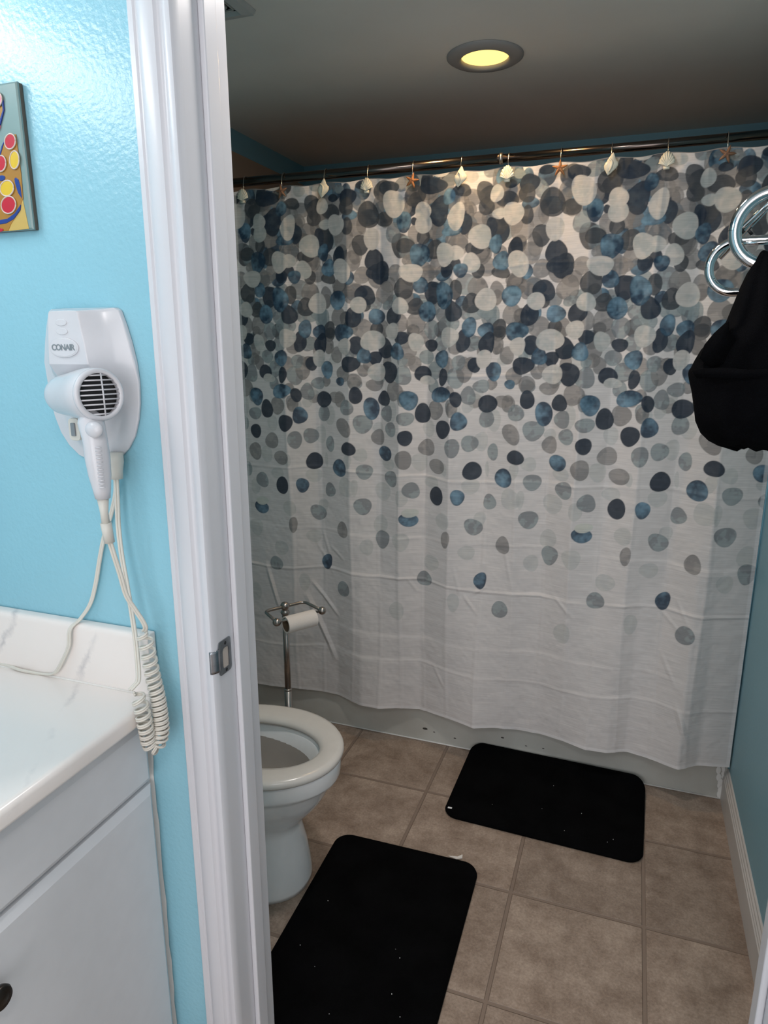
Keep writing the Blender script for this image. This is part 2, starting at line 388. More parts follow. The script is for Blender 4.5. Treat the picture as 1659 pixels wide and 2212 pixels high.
# printed curtain. The print repeats every .575 m; each pebble: class, u, height, radii (mm), turn (deg)
PAT = (
    "N67,1925,41,22 D9,1898,32,28 N89,1849,30,39 B120,1887,17,21 D230,1897,22,30,20 D235,1855,21,23 D159,1902,28,16 N361,1910,27,24,20 D356,1883,23,24 "
    "D298,1870,31,20 D429,1852,33,36 B366,1856,23,16 D279,1805,20,28 D359,1822,17,25 N252,1797,15,25 N174,1807,18,28 B134,1792,30,17 B550,1824,21,29 "
    "N7,1825,9,11 D37,1779,19,22 D556,1754,26,21 B26,1726,29,32 D77,1739,27,26 D203,1736,26,17 B266,1748,18,25 N328,1728,22,31 B286,1698,24,26 "
    "D285,1666,27,17 D403,1764,24,29 N447,1717,29,30 N455,1680,32,22 N120,1675,19,20 N149,1690,16,16 B165,1673,19,20 D216,1671,18,20 B367,1663,15,20 "
    "N305,1911,17,11 N408,1941,20,12 G58,1900,25,25 G552,1868,19,23 G151,1866,31,25 G190,1849,15,19 L264,1889,18,22 G212,1811,29,28 G76,1798,30,27 "
    "G10,1789,19,26 G134,1763,19,17 G166,1755,17,32 L272,1833,18,14 G346,1783,32,33 G376,1714,23,31 G230,1715,21,23 G84,1691,21,26 G342,1884,11,22 "
    "G406,1822,13,27 G408,1670,23,25 G1,1709,26,18 L148,1724,22,20 L36,1853,26,24 L38,1817,26,26 L145,1829,23,37,-12 L219,1770,32,31 L316,1830,29,30 "
    "L339,1687,27,38,30 L196,1694,23,27 L113,1722,27,32 L0,1673,35,24 L440,1781,24,30 T394,1894,18,35,35 T330,1938,17,13 T118,1933,22,16 T545,1935,26,20 "
    "L186,1942,21,16 L92,1960,25,11 T289,1945,17,10 N498,1930,30,19 L515,1881,30,40,25 G465,1879,19,27 D484,1837,26,21 G490,1834,22,20 N418,1608,31,27,-30 "
    "D554,1626,28,32 B31,1634,22,22 N73,1611,29,32 B114,1601,27,38,15 D152,1616,18,27 N145,1551,25,29 B322,1595,29,28 D200,1575,24,28 N380,1539,24,31 "
    "B456,1541,27,22 N520,1540,27,25 D16,1569,24,24 B55,1553,26,29 B196,1504,19,28 B245,1493,22,23 N249,1454,22,32 D286,1500,22,26 B342,1490,32,26 "
    "N179,1461,19,31 D455,1498,19,24 N389,1450,24,29 N488,1439,29,34,20 B535,1429,25,27 N550,1472,22,19 N70,1449,23,20 B112,1407,25,28 B414,1415,23,26 "
    "N450,1408,21,24 N367,1388,34,26 N213,1388,20,23 B273,1369,25,30 N505,1364,33,35 N43,1359,28,25 N117,1350,16,29 B328,1330,18,14 G217,1623,27,29 "
    "G273,1605,21,34 G327,1642,23,20 G488,1613,32,32 G525,1674,23,24 G56,1670,30,22 G565,1597,19,24 G367,1609,21,23 G326,1541,28,29 T259,1535,27,31 "
    "G408,1504,31,27 G479,1501,24,24 G548,1518,20,26 G18,1517,26,31 G282,1450,20,28 G315,1418,23,28 G574,1434,23,29 T69,1498,24,29 T131,1512,33,26 "
    "T108,1542,22,21 T107,1454,24,23 G16,1391,20,25 T87,1370,28,29 T159,1348,27,32 G341,1357,27,27 G381,1332,25,25 T54,1412,25,23 T554,1353,29,31 "
    "G449,1321,30,21 T236,1322,26,20 G185,1373,24,40 T168,1396,20,23 T499,1576,23,13 T205,1456,20,25 L242,1586,29,31 L397,1578,23,24 L543,1571,26,23 "
    "L443,1464,38,29 L516,1494,26,23 L348,1446,25,27 L241,1407,22,30 L136,1474,26,29 L456,1362,30,30 L58,1338,26,15 L19,1460,20,27 T81,1635,14,8 "
    "N119,1183,27,31 N43,1230,26,33 N161,1281,18,25 B108,1294,38,24,15 B574,1273,29,31 N258,1267,30,29 N385,1284,22,29 B436,1241,27,37 N482,1275,24,26 "
    "B171,1210,25,30 N563,1148,24,26 N216,1048,30,30 N356,1101,27,24 B319,1031,29,31 B487,1090,27,26,-25 N98,957,26,33 B173,960,22,27 G90,1243,29,31 "
    "T563,1212,29,22 T198,1292,22,30 G310,1276,31,19 G524,1302,33,31,-20 T352,1242,26,26 T256,1219,24,29 G339,1174,26,36,35 T407,1188,32,32 T493,1226,25,27 "
    "T509,1174,23,25 G459,1144,24,27 T206,1139,25,28 T280,1113,18,28 G59,1117,30,28 T152,1124,24,32 G557,1074,29,31 G98,1058,31,25 T412,1023,28,27 "
    "T512,1006,27,27 T8,969,28,28 T276,947,23,25 F278,1216,26,36 F65,1181,23,27 F34,1067,26,30 F240,1145,22,32 F399,1081,23,24 F518,1235,16,38 "
    "F459,1178,19,17 F500,1055,27,20 F126,1051,12,21 F79,1001,28,21 F551,941,22,28 F213,997,29,25 F346,964,32,35 F378,966,12,31 F479,957,31,32 "
    "F262,1055,7,25 F352,1056,16,28 B0,865,31,24 H5,890,27,16 T226,860,32,26,-35 T406,900,31,30 G135,812,16,30 G327,807,23,30 T479,786,26,33,-15 "
    "F246,888,19,25 F123,874,26,28 F548,786,30,32 F207,770,28,24 F81,717,29,29 T56,654,27,28 B256,676,21,30,-20 F167,590,21,33 T326,582,28,29 "
    "F471,840,27,32 F421,753,24,29 F534,529,27,34 ")
HEM = [(-1.331, .125), (-1.258, .126), (-1.066, .142), (-.975, .141), (-.868, .112), (-.793, .112), (-.737, .129), (-.652, .142), (-.537, .125), (-.437, .104),
       (-.372, .120), (-.284, .131), (-.210, .130), (-.132, .119), (-.057, .102), (.011, .105), (.070, .123), (.143, .113), (.227, .091), (.286, .120), (.385, .135)]
CX0, CX1, CZ0, CZ1 = -1.332, .383, .140, 1.956
G = .0018
nx = int((CX1-CX0)/G)+1; nz = int((CZ1-CZ0)/G)+1
X = np.linspace(CX0, CX1, nx); Z = np.linspace(CZ0, CZ1, nz)
XX, ZZ = np.meshgrid(X, Z)
rng = np.random.default_rng(7)
def vnoise(sx, sz, seed):
    r = np.random.default_rng(seed); a = (XX-CX0)/sx; c = (ZZ-CZ0)/sz
    g = r.random((int(c.max())+3, int(a.max())+3)); i = a.astype(int); j = c.astype(int); fx = a-i; fz = c-j
    fx = fx*fx*(3-2*fx); fz = fz*fz*(3-2*fz)
    return (g[j, i]*(1-fx)+g[j, i+1]*fx)*(1-fz)+(g[j+1, i]*(1-fx)+g[j+1, i+1]*fx)*fz
def fb(s, seed): return .5*vnoise(s, s, seed)+.3*vnoise(s/2.1, s/2.1, seed+1)+.2*vnoise(s/4.3, s/4.3, seed+2)
N1 = fb(.03, 11); N2 = fb(.018, 23); N3 = fb(.05, 37)
base = np.array((.66, .625, .61)); img = np.ones((nz, nx, 3))*base
COLS = {'N': ((.011, .023, .043), (.034, .047, .066)), 'D': ((.036, .044, .056), (.070, .072, .076)), 'B': ((.010, .036, .072), (.16, .29, .39)),
        'G': ((.25, .235, .225), (.165, .16, .16)), 'T': ((.25, .30, .31), (.165, .185, .20)), 'L': ((.56, .535, .505), (.42, .44, .43)), 'F': ((.50, .505, .48), (.44, .46, .46)), 'H': ((.60, .60, .54), (.56, .58, .54))}
ALPHA = {'N': .95, 'D': .9, 'B': .93, 'G': .78, 'T': .8, 'L': .93, 'F': .6, 'H': .97}
items = []
for w in PAT.split():
    v = [float(a) for a in w[1:].split(',')]; items.append((w[0], v))
order = {'F': 0, 'T': 2, 'G': 1, 'D': 3, 'B': 4, 'N': 3, 'L': 5, 'H': 6}
rr = random.Random(3)
# pale wash pebbles that fill the dense upper part of the print, under the others
for k in range(150):
    zf = 1.97-.75*rr.random()**1.25
    items.append((rr.choice('GTTDBGN') if zf > 1.45 else rr.choice('GTF'), [rr.uniform(0, 575), zf*1000, rr.uniform(18, 30)*(.8+.25*(zf > 1.6)), rr.uniform(20, 34)*(.8+.25*(zf > 1.6))]))
n_own = len(PAT.split())
items = [((order[c]+rr.random()*1.6 if q < n_own else -2+rr.random()), c, v) for q, (c, v) in enumerate(items)]; items.sort(key=lambda t: t[0])
for k0, c, v in items:
    u, zc, rx, rz = v[0]/1000, v[1]/1000, max(v[2], 5)/1000*(1.1 if v[1] > 1450 else 1), max(v[3], 5)/1000*(1.1 if v[1] > 1450 else 1)
    rot = R(v[4]) if len(v) > 4 else rr.uniform(-.15, .15)
    p2, p3, a2, a3 = rr.uniform(0, 6.28), rr.uniform(0, 6.28), rr.uniform(0, .05), rr.uniform(.02, .075)
    ga, gs = rr.uniform(0, 6.28), rr.uniform(.5, 1.1); sh = rr.uniform(-.15, .15)
    for rep in range(-2, 3):
        xc = -.693+u+.575*rep
        if xc < CX0-.06 or xc > CX1+.06: continue
        m = max(rx, rz)*1.15
        i0, i1 = np.searchsorted(X, [xc-m, xc+m]); j0, j1 = np.searchsorted(Z, [zc-m, zc+m])
        if i1-i0 < 2 or j1-j0 < 2: continue
        dx = XX[j0:j1, i0:i1]-xc; dz = ZZ[j0:j1, i0:i1]-zc
        a = (dx*math.cos(rot)+dz*math.sin(rot))/rx; b = (-dx*math.sin(rot)+dz*math.cos(rot))/rz
        th = np.arctan2(b, a); r = np.sqrt(a*a+b*b)/(1+a2*np.cos(2*th+p2)+a3*np.cos(3*th+p3))
        R0 = (rx+rz)/2
        al = np.clip((1-r)*R0/G+.5, 0, 1)*ALPHA[c]
        c0, c1 = (np.array(t) for t in COLS[c])
        n1 = N1[j0:j1, i0:i1]; n2 = N2[j0:j1, i0:i1]
        if c == 'B':
            t = np.clip(.36+sh+.55*gs*(a*math.cos(ga)+b*math.sin(ga))*.6+(n1-.5)*1.6+(n2-.5)*.6-.35*np.clip(r-.75, 0, 1), 0, 1)
        elif c in 'GT':
            t = np.clip((n1-.5+sh*.6+.10*(a*math.cos(ga)+b*math.sin(ga)))*14+.5, 0, 1)*.85+n2*.15
        elif c in 'LH':
            t = np.clip((n1-.52+sh)*3+.3, 0, 1)
        else:
            t = np.clip((n1-.45+sh*.4)*2.2+.2, 0, 1)
        t = t[..., None]; col = c0*(1-t)+c1*t
        rim = np.clip((r-.86)/.14, 0, 1)[..., None]; col = col*(1-.13*rim*(c not in 'LFH'))
        al = al[..., None]
        reg = img[j0:j1, i0:i1]
        reg[:] = reg*(1-al)+col*al
hem = (np.clip((XX-(CX1-.012))/.002, 0, 1)+np.clip(((CX0+.012)-XX)/.002, 0, 1)+np.clip(((CZ0+.012)-ZZ)/.002, 0, 1))[..., None]
img = img*(1-.5*np.clip(hem, 0, 1))+np.array((.82, .80, .80))*.5*np.clip(hem, 0, 1)
# shape: flat packing panels, hem ripples and pinches at the hooks
hx = np.array([h[0] for h in HEM]); hy = np.array([2.2-1.65*(.14-h[1]) for h in HEM])-.004
bot = smooth_np(np.interp(X, hx, hy), 9)
tp = (X+1.283)/.1467
top = 2.190+.007*np.cos(tp*2*np.pi)+.004*np.cos(tp*np.pi+.6)
cre = np.array([-1.332, -1.14, -1.03, -.905, -.80, -.723, -.640, -.548, -.438, -.329, -.235, -.148, -.06, .03, .14, .25, .383])
mid = smooth_np(np.interp(X, cre, 2.172+2.3*np.array([.010, -.006, .014, -.004, .012, -.008, .012, -.012, .012, -.003, .010, -.009, .010, -.004, .013, -.010, .010])), 5)
t = (ZZ-CZ0)/(CZ1-CZ0)
wb = np.clip(1-t/.5, 0, 1)**1.1; wt = np.clip((t-.72)/.28, 0, 1)**1.5
YY = mid[None]*(1-wb)*(1-wt)+bot[None]*wb*(1-wt)+top[None]*wt
def ridge(d, w, h): return h*np.clip(1-np.abs(d)/w, 0, 1)
for x in cre[1:-1]: YY += ridge(XX-(x+.006*np.sin(ZZ*7+x*9)), .010, -.0014)
for z, h in ((.33, -.0012), (.43, -.0006), (.645, -.0024), (.80, -.001), (1.02, -.0018), (1.36, -.0014), (1.68, -.0012)):
    zz = z+.006*np.sin(XX*6+z*20)+.004*np.sin(XX*17)
    YY += ridge(ZZ-zz, .008, h)*(.2+1.4*vnoise(.09, .12, int(z*100)))
    YY += (.0020 if z < .9 else .0008)*(2*vnoise(.22, .3, int(z*90))-.6)*np.clip((ZZ-zz)/.012, -1, 1)*np.exp(-np.abs(ZZ-zz)/.05)
def wrinkle(x0, z0, x1, z1, w=.009, h=-.0024):
    dx, dz = x1-x0, z1-z0; L = math.hypot(dx, dz)
    s = ((XX-x0)*dx+(ZZ-z0)*dz)/L; d = ((XX-x0)*-dz+(ZZ-z0)*dx)/L
    k = np.clip(s/L, 0, 1)*np.clip(1-s/L, 0, 1)*4*((s > 0) & (s < L))
    return ridge(d, w, h)*k
for a in ((-.53, .73, -.50, .60), (-.50, .63, -.44, .55), (-.47, .62, -.41, .66), (-1.06, .76, -.98, .62), (-1.03, .80, -1.00, .70), (-1.10, .55, -.98, .28, .014, -.010), (-1.08, .60, -.96, .46, .01, -.006),
          (-1.0, .74, -.93, .69), (.12, .66, .20, .58), (.17, .70, .22, .60), (.14, .52, .20, .40), (.20, .36, .25, .22, .012, -.006), (-.60, .34, -.55, .25), (-.20, .66, -.12, .58), (-.36, .80, -.33, .66),
          (-1.26, .66, -1.20, .45, .012, -.006), (-.70, .66, -.66, .60), (-.14, 1.50, -.02, 1.56), (-.53, 1.93, -.40, 1.80, .024, -.0035), (-.40, 1.93, -.47, 1.80, .018, -.003), (-.25, 1.93, -.33, 1.80, .024, -.0035),
          (-.69, 1.93, -.60, 1.80, .024, -.0030), (-.84, 1.93, -.75, 1.80, .024, -.0030), (-.98, 1.93, -1.05, 1.80, .024, -.0030), (-.10, 1.93, -.03, 1.82, .024, -.0030), (.04, 1.93, .10, 1.82, .024, -.0020)):
    YY += wrinkle(*a)
YY += .004*(N3-.5)
YY = np.minimum(YY, 2.2085)
ZW = ZZ.copy()
ZW += .004*np.cos(tp*2*np.pi)[None]*np.clip((t-.9)/.1, 0, 1)
co = np.stack([XX, YY, ZW], -1).reshape(-1, 3).astype(np.float32)
me = bpy.data.meshes.new('curtain')
nf = (nx-1)*(nz-1)
me.vertices.add(nx*nz); me.vertices.foreach_set('co', co.ravel())
ii = (np.arange(nz-1)[:, None]*nx+np.arange(nx-1)[None]).ravel()
quads = np.stack([ii, ii+1, ii+nx+1, ii+nx], 1).astype(np.int32)
me.loops.add(nf*4); me.loops.foreach_set('vertex_index', quads.ravel())
me.polygons.add(nf); me.polygons.foreach_set('loop_start', np.arange(0, nf*4, 4, dtype=np.int32))
me.polygons.foreach_set('use_smooth', np.ones(nf, dtype=bool))
me.update(calc_edges=True)
ca = me.color_attributes.new('print', 'FLOAT_COLOR', 'POINT')
ca.data.foreach_set('color', np.concatenate([img.reshape(-1, 3), np.ones((nx*nz, 1))], 1).astype(np.float32).ravel())
cur = bpy.data.objects.new('shower_curtain', me); COL.objects.link(cur); me.materials.append(CURT)
tag(cur, 'white shower curtain printed with blue and grey pebbles thinning towards the hem', 'shower curtain')

# hooks with sea-shell charms
def scallop(p):
    x, y, z = p; mb = MB(); n = 45; rad = .022
    rings = []
    for j in range(7):
        s = j/6; row = []
        for i in range(n):
            a = R(-75+150*i/(n-1)); rib = .5+.5*math.cos(i*2*math.pi/5)
            rr_ = rad*s*(1+.05*rib*s)*(1.0-.08*abs(math.sin(a)))
            row.append((x+rr_*math.sin(a)*1.03, y-.004-.007*math.sin(math.pi*min(1, .25+s*.75))*(.8+.0*rib)-.0022*rib*s, z-.020+rr_*math.cos(a)*1.7-.0*s))
        rings.append(row)
    b = 0; mb.v = [q for r_ in rings for q in r_]
    for j in range(6):
        for i in range(n-1): mb.f.append((j*n+i, j*n+i+1, (j+1)*n+i+1, (j+1)*n+i))
    mb.box(x-.008, x+.008, y-.008, y-.002, z-.026, z-.018)
    return mb, SHELLM
def star(p, turn):
    x, y, z = p; mb = MB(); n = 50
    rings = []
    for s, d in ((1, 0), (.95, -.004), (.6, -.007), (.25, -.009), (.024, -.0035)):
        row = []
        for k in range(n):
            a = 2*math.pi*k/n; q = abs(((k % 10)-5)/5); rad = (.0075+.0165*q**1.7)*(s if s > .9 else s)
            row.append((x+rad*math.sin(a+turn), y-.002+d*(1 if s < .5 else .6+.4*(1-q)), z+rad*math.cos(a+turn)))
        rings.append(row)
    mb.loft(rings); return mb
def conch(p):
    x, y, z = p; mb = MB()
    prof = [(-.030, .001), (-.025, .005), (-.020, .0085), (-.014, .0135), (-.006, .0165), (.002, .0155), (.006, .0115), (.009, .0115), (.013, .0085), (.015, .0085), (.019, .0055), (.021, .005), (.027, .001)]
    rings = []
    for h, r_ in prof:
        row = []
        for k in range(24):
            a = 2*math.pi*k/24; f = 1+.35*max(0, math.cos(a-.6))*(1 if h < .008 else .3)
            row.append((x+.18*h+r_*f*math.cos(a), y-.009+.55*r_*math.sin(a), z+h))
        rings.append(row)
    mb.loft(rings)
    mb.tube(spline([(x-.004, y-.017, z+.010), (x+.004, y-.019, z+.002), (x+.003, y-.018, z-.010), (x-.003, y-.014, z-.022)], 4), [.0025]*5+[.003]*5+[.002]*3, 8)
    return mb
HX = [-1.283, -1.139, -.987, -.838, -.690, -.538, -.397, -.247, -.109, .037, .184, .325]
ORD = ['first', 'second', 'third', 'fourth', 'fifth', 'sixth', 'seventh', 'eighth', 'ninth', 'tenth', 'eleventh', 'twelfth']
KIND = ['scallop', 'star', 'conch', 'scallop', 'star', 'conch', 'scallop', 'star', 'conch', 'scallop', 'star', 'conch']
WORD = {'scallop': 'cream scallop shell', 'star': 'starfish', 'conch': 'cream conch shell'}
for i, (x, k) in enumerate(zip(HX, KIND)):
    tint = '' if k != 'star' else ('brown ' if i in (1, 10) else 'orange ')
    h = thing('curtain_hook', (x, 2.18, 1.945), '%s%s curtain hook on the rod, %s hook counted from the left' % (tint, WORD[k], ORD[i]), 'curtain hook', 'sea-life hooks along the shower rod')
    yb = 2.178
    rr_ = .0168 if x < -.42 else .0145
    path = [(x, ROD_Y+rr_*math.sin(R(a)), ROD_Z+rr_*math.cos(R(a))) for a in range(120, -81, -20)]
    path += [(x, yb+.002, ROD_Z-.010), (x+.001, yb, 1.960), (x, yb, 1.948)]
    MB().tube(path, .0011, 6).put('wire', WIRE, h, smooth=True)
    p = (x, yb, 1.940)
    if k == 'scallop':
        mb, m = scallop(p); o = mb.put('shell_charm', m, h, smooth=True); s_ = o.modifiers.new('s', 'SOLIDIFY'); s_.thickness = .0015
    elif k == 'star': star(p, (.25, -.15, .3, 0)[i % 4]).put('starfish_charm', STARD if i in (1, 10) else STARM, h, smooth=True)
    else: conch(p).put('shell_charm', SHELLM, h, smooth=True)

# ------------------------------------------------------------ recessed lamp and vent
rl = thing('recessed_light', (LX, LY, CZ), 'round recessed ceiling lamp glowing warm yellow', 'ceiling light')
MB().lathe([(.104, -.0005), (.104, -.003), (.096, -.008), (.072, -.012), (.066, -.010), (.064, -.002), (.064, -.0005)], (LX, LY, CZ), (0, 0, 1), 64).put('trim_ring', LIGHTTRIM, rl, smooth=True)
MB().lathe([(.064, -.0015), (.05, -.0022), (.0001, -.0028)], (LX, LY, CZ), (0, 0, 1), 48).put('lens', LENS, rl, smooth=True)
vt = thing('ceiling_vent', (-1.03, 1.50, CZ), 'square ceiling exhaust vent cut off at the top beside the door frame', 'vent')
vx0, vx1, vy0, vy1 = -1.19, -.905, 1.35, 1.632
mb = MB()
mb.loft([[(vx0+d, vy0+d, CZ-h), (vx1-d, vy0+d, CZ-h), (vx1-d, vy1-d, CZ-h), (vx0+d, vy1-d, CZ-h)] for d, h in ((0, .0005), (.004, .012), (.025, .016), (.030, .006))], cap0=False, cap1=False)
mb.put('frame', mat('vent_plastic', (.5, .49, .47), .5), vt)
MB().box(vx0+.02, vx1-.02, vy0+.02, vy1-.02, CZ-.003, CZ-.0005).put('duct_backing', BLACK, vt)
mb = MB()
for k in range(9):
    d = .034+k*.012
    for a, b, c_, e in ((vx0+d, vx1-d, vy0+d, vy0+d+.005), (vx0+d, vx1-d, vy1-d-.005, vy1-d), (vx0+d, vx0+d+.005, vy0+d, vy1-d), (vx1-d-.005, vx1-d, vy0+d, vy1-d)):
        if k < 8: mb.box(a, b, c_, e, CZ-.010, CZ-.006)
mb.put('grille', mat('vent_grille', (.40, .39, .37), .5), vt)

# ------------------------------------------------------------ toilet
to = thing('toilet', (-1.0, 1.437, 0), 'white porcelain toilet with its seat down, half hidden by the door frame', 'toilet')
TYc = 1.434
def sec(xf, xb, hw, z, n=48, p=2.0, back=None):
    out = []; xm = xf-(xf-xb)*.47
    for k in range(n):
        a = 2*math.pi*k/n; c_, s_ = math.cos(a), math.sin(a)
        ex = 2.0/p
        x = xm+(xf-xm if c_ > 0 else xm-xb)*(abs(c_)**ex)*(1 if c_ > 0 else -1)
        pb = 2.0/(p if c_ > 0 else max(p, 2.6)); y = hw*(abs(s_)**pb)*(1 if s_ > 0 else -1)
        out.append((x, TYc+y, z))
    return out
rings = [sec(-.741, -1.22, .134, 0, p=2.3), sec(-.741, -1.22, .134, .012, p=2.3), sec(-.744, -1.22, .128, .05, p=2.3), sec(-.751, -1.22, .116, .11, p=2.3), sec(-.764, -1.22, .107, .17, p=2.2),
         sec(-.765, -1.22, .109, .190, p=2.1), sec(-.735, -1.22, .132, .225), sec(-.705, -1.22, .152, .26), sec(-.684, -1.22, .166, .295), sec(-.672, -1.22, .1735, .325), sec(-.664, -1.22, .1765, .337),
         sec(-.652, -1.22, .180, .341), sec(-.648, -1.22, .182, .350), sec(-.646, -1.22, .182, .385), sec(-.650, -1.22, .179, .395), sec(-.70, -1.10, .125, .396), sec(-.715, -1.09, .112, .385), sec(-.735, -1.07, .10, .33),
         sec(-.80, -1.02, .065, .25), sec(-.84, -.98, .04, .235)]
MB().loft(rings).put('bowl', PORC, to, smooth=True)
seat = [sec(-.642, -1.10, .184, .399), sec(-.640, -1.10, .1855, .404), sec(-.640, -1.10, .1855, .411), sec(-.644, -1.10, .182, .418), sec(-.656, -1.095, .172, .421), sec(-.690, -1.06, .130, .419), sec(-.700, -1.05, .112, .414),
        sec(-.704, -1.045, .107, .405), sec(-.702, -1.045, .109, .399)]
mb = MB(); mb.loft(seat, False, False)
n_ = 48; b_ = 8*n_
for k in range(n_): mb.f.append((b_+k, b_+(k+1) % n_, (k+1) % n_, k))
mb.put('seat', SEATM, to, smooth=True)
MB().loft([sec(-.706, -1.085, .118, .388, p=2), sec(-.742, -1.06, .094, .325), sec(-.805, -1.01, .06, .262), sec(-.84, -.98, .035, .25)], False, True).put('bowl_interior', BOWLIN, to, smooth=True)
MB().loft([rrect(-1.425, -1.235, 1.234, 1.634, .03, .385), rrect(-1.432, -1.225, 1.224, 1.644, .03, .75)]).put('tank', PORC, to, bevel=.006)
MB().loft([rrect(-1.436, -1.215, 1.216, 1.652, .03, .751), rrect(-1.436, -1.215, 1.216, 1.652, .03, .79)]).put('tank_lid', PORC, to, bevel=.008)
lid = [[(-1.205+dx+.10*(1-math.cos(0))*0, TYc+hw*math.sin(a)*(1), .43+.20+.20*math.cos(a)) for a in [2*math.pi*k/36 for k in range(36)]] for dx, hw in ((0, .176), (.004, .18), (.016, .18), (.02, .172))]
MB().loft(lid).put('seat_lid', SEATM, to, smooth=True)
for y in (-.075, .075): MB().tube([(-1.13, TYc+y-.02, .418), (-1.13, TYc+y+.02, .418)], .012, 12).put('hinge', SEATM, to, smooth=True)
hd = MB(); hd.tube([(-1.215, 1.28, .70), (-1.20, 1.28, .70), (-1.196, 1.33, .695)], .007, 10).put('flush_lever', CHROME, to, smooth=True)

# ------------------------------------------------------------ toilet paper stand with roll
PX, PY, PZ = -1.034, 1.900, .606
st = thing('toilet_paper_stand', (PX, PY, 0), 'free-standing brushed nickel toilet paper stand behind the toilet', 'toilet paper holder')
u_ = Vector((.5646, .8254, 0)).normalized(); w_ = Vector((.8254, -.5646, 0))     # along the bar, towards the front
C0 = Vector((PX, PY, PZ))
MB().lathe([(0, 0), (.085, 0), (.085, .008), (.075, .014), (.02, .020), (0, .022)], (PX, PY, .001), (0, 0, 1), 40).put('base', NICKEL, st, smooth=True)
MB().tube([(PX, PY, .015), (PX, PY, .30)], .0130, 20).tube([(PX, PY, .30), (PX, PY, .304), (PX, PY, .308)], [.0130, .0138, .0115], 20).put('lower_pole', NICKEL, st, smooth=True)
MB().tube([(PX, PY, .305), (PX, PY, PZ-.034)], .0105, 20).put('upper_pole', NICKEL, st, smooth=True)
MB().lathe([(0, -.038), (.011, -.038), (.012, -.034), (.010, -.031), (.013, -.027), (.0155, -.021), (.013, -.015), (.009, -.012), (.012, -.008), (.0155, 0), (.0145, .008), (.009, .014), (0, .0165)], C0, (0, 0, 1), 24).put('finial', NICKEL, st, smooth=True)
bl, br = C0-u_*.074, C0+u_*.074
fl, fr = bl+w_*.074+u_*.0-u_*.004, br+w_*.074+u_*.012
fl = Vector((-.995, 1.772, PZ)); fr = Vector((-.902, 1.908, PZ))
def bend(a, b, c, r=.02, n=6):
    d1 = (a-b).normalized(); d2 = (c-b).normalized(); p, q = b+d1*r, b+d2*r
    return [p*(1-t)**2+b*2*t*(1-t)+q*t*t for t in [k/n for k in range(n+1)]]
pth = [fl]+bend(fl, bl, br)+bend(bl, br, fr)+[fr]
MB().tube(pth, .0052, 12).put('arm_frame', NICKEL, st, smooth=True)
for q in (fl, fr): MB().ball(q, .0135).put('end_ball', NICKEL, st, smooth=True)
MB().tube([fl, fr], .0042, 12).put('spindle', NICKEL, st, smooth=True)
ax = (fr-fl).normalized(); m0 = (fl+fr)/2; rc = m0-Vector((0, 0, .0175))
roll = thing('toilet_roll', rc, 'nearly used-up white toilet roll on the nickel stand', 'toilet roll')
MB().lathe([(.0225, -.052), (.0275, -.052), (.0275, .052), (.0225, .052)], rc, ax, 40, close=True).put('paper', PAPER, roll, smooth=False)
MB().lathe([(.0212, -.0515), (.0224, -.0515), (.0224, .0515), (.0212, .0515)], rc, ax, 40, close=True).put('cardboard_core', CARD, roll, smooth=True)

# ------------------------------------------------------------ bath mats
def bathmat(x0, x1, y0, y1, rise, label, ang=0):
    n = 60; mb = MB(); cx, cy = (x0+x1)/2, (y0+y1)/2
    def ring(d, z):
        pts = []
        for (x, y, _) in rrect(x0+d, x1-d, y0+d, y1-d, max(.012, .045-d*.5), 0, 10):
            zz = z + (rise*max(0, (y-(y1-.10))/.10)**1.5 if rise else 0)
            rx_, ry_ = x-cx, y-cy
            pts.append((cx+rx_*math.cos(ang)-ry_*math.sin(ang), cy+rx_*math.sin(ang)+ry_*math.cos(ang), zz))
        return pts
    mb.loft([ring(0, .001), ring(-.002, .006), ring(0, .012), ring(.006, .015), ring(.03, .016), ring(.10, .016), [tuple(Vector((cx, cy, .016)).lerp(Vector(q), .3)) for q in ring(.10, .016)], [tuple(Vector((cx, cy, .016)).lerp(Vector(q), .02)) for q in ring(.10, .016)]])
    return mb.put('bath_mat', MATB, smooth=True), None
m1, _ = bathmat(-.458, .136, 1.822, 2.206, .03, '', R(-1.5))
tag(m1, 'black bath mat in front of the bathtub with a white tag at its corner', 'bath mat', 'black bath mats')
lb = MB().box(-.4515, -.4385, 1.851, 1.857, .0172, .0185).put('care_tag', LINT, m1); lb['label'] = 'small white tag'
m2, _ = bathmat(-.727, -.300, 1.035, 1.645, 0, '', R(1.2))
tag(m2, 'black bath mat in front of the toilet, nearest the doorway', 'bath mat', 'black bath mats')
random.seed(9)
for mt, (x0, x1, y0, y1), cnt in ((m1, (-.40, .10, 1.86, 2.1), 7), (m2, (-.70, -.34, 1.08, 1.6), 9)):
    f = MB()
    for k in range(cnt):
        f.ball((random.uniform(x0, x1), random.uniform(y0, y1), .0168), random.uniform(.0006, .0012), 6, 4)
    o = f.put('lint_specks', LINT, mt); o['kind'] = 'stuff'
sp = MB()
sp.loft([[(-.40, 1.664, .002), (-.372, 1.672, .0025), (-.362, 1.682, .004), (-.360, 1.668, .0025), (-.375, 1.660, .002)], [(-.40, 1.665, .003), (-.374, 1.670, .004), (-.364, 1.679, .006), (-.362, 1.668, .004), (-.375, 1.662, .003)]])
tag(sp.put('paper_scrap', PAPER), 'torn scrap of white paper on the tiles beside the nearer bath mat', 'paper scrap')

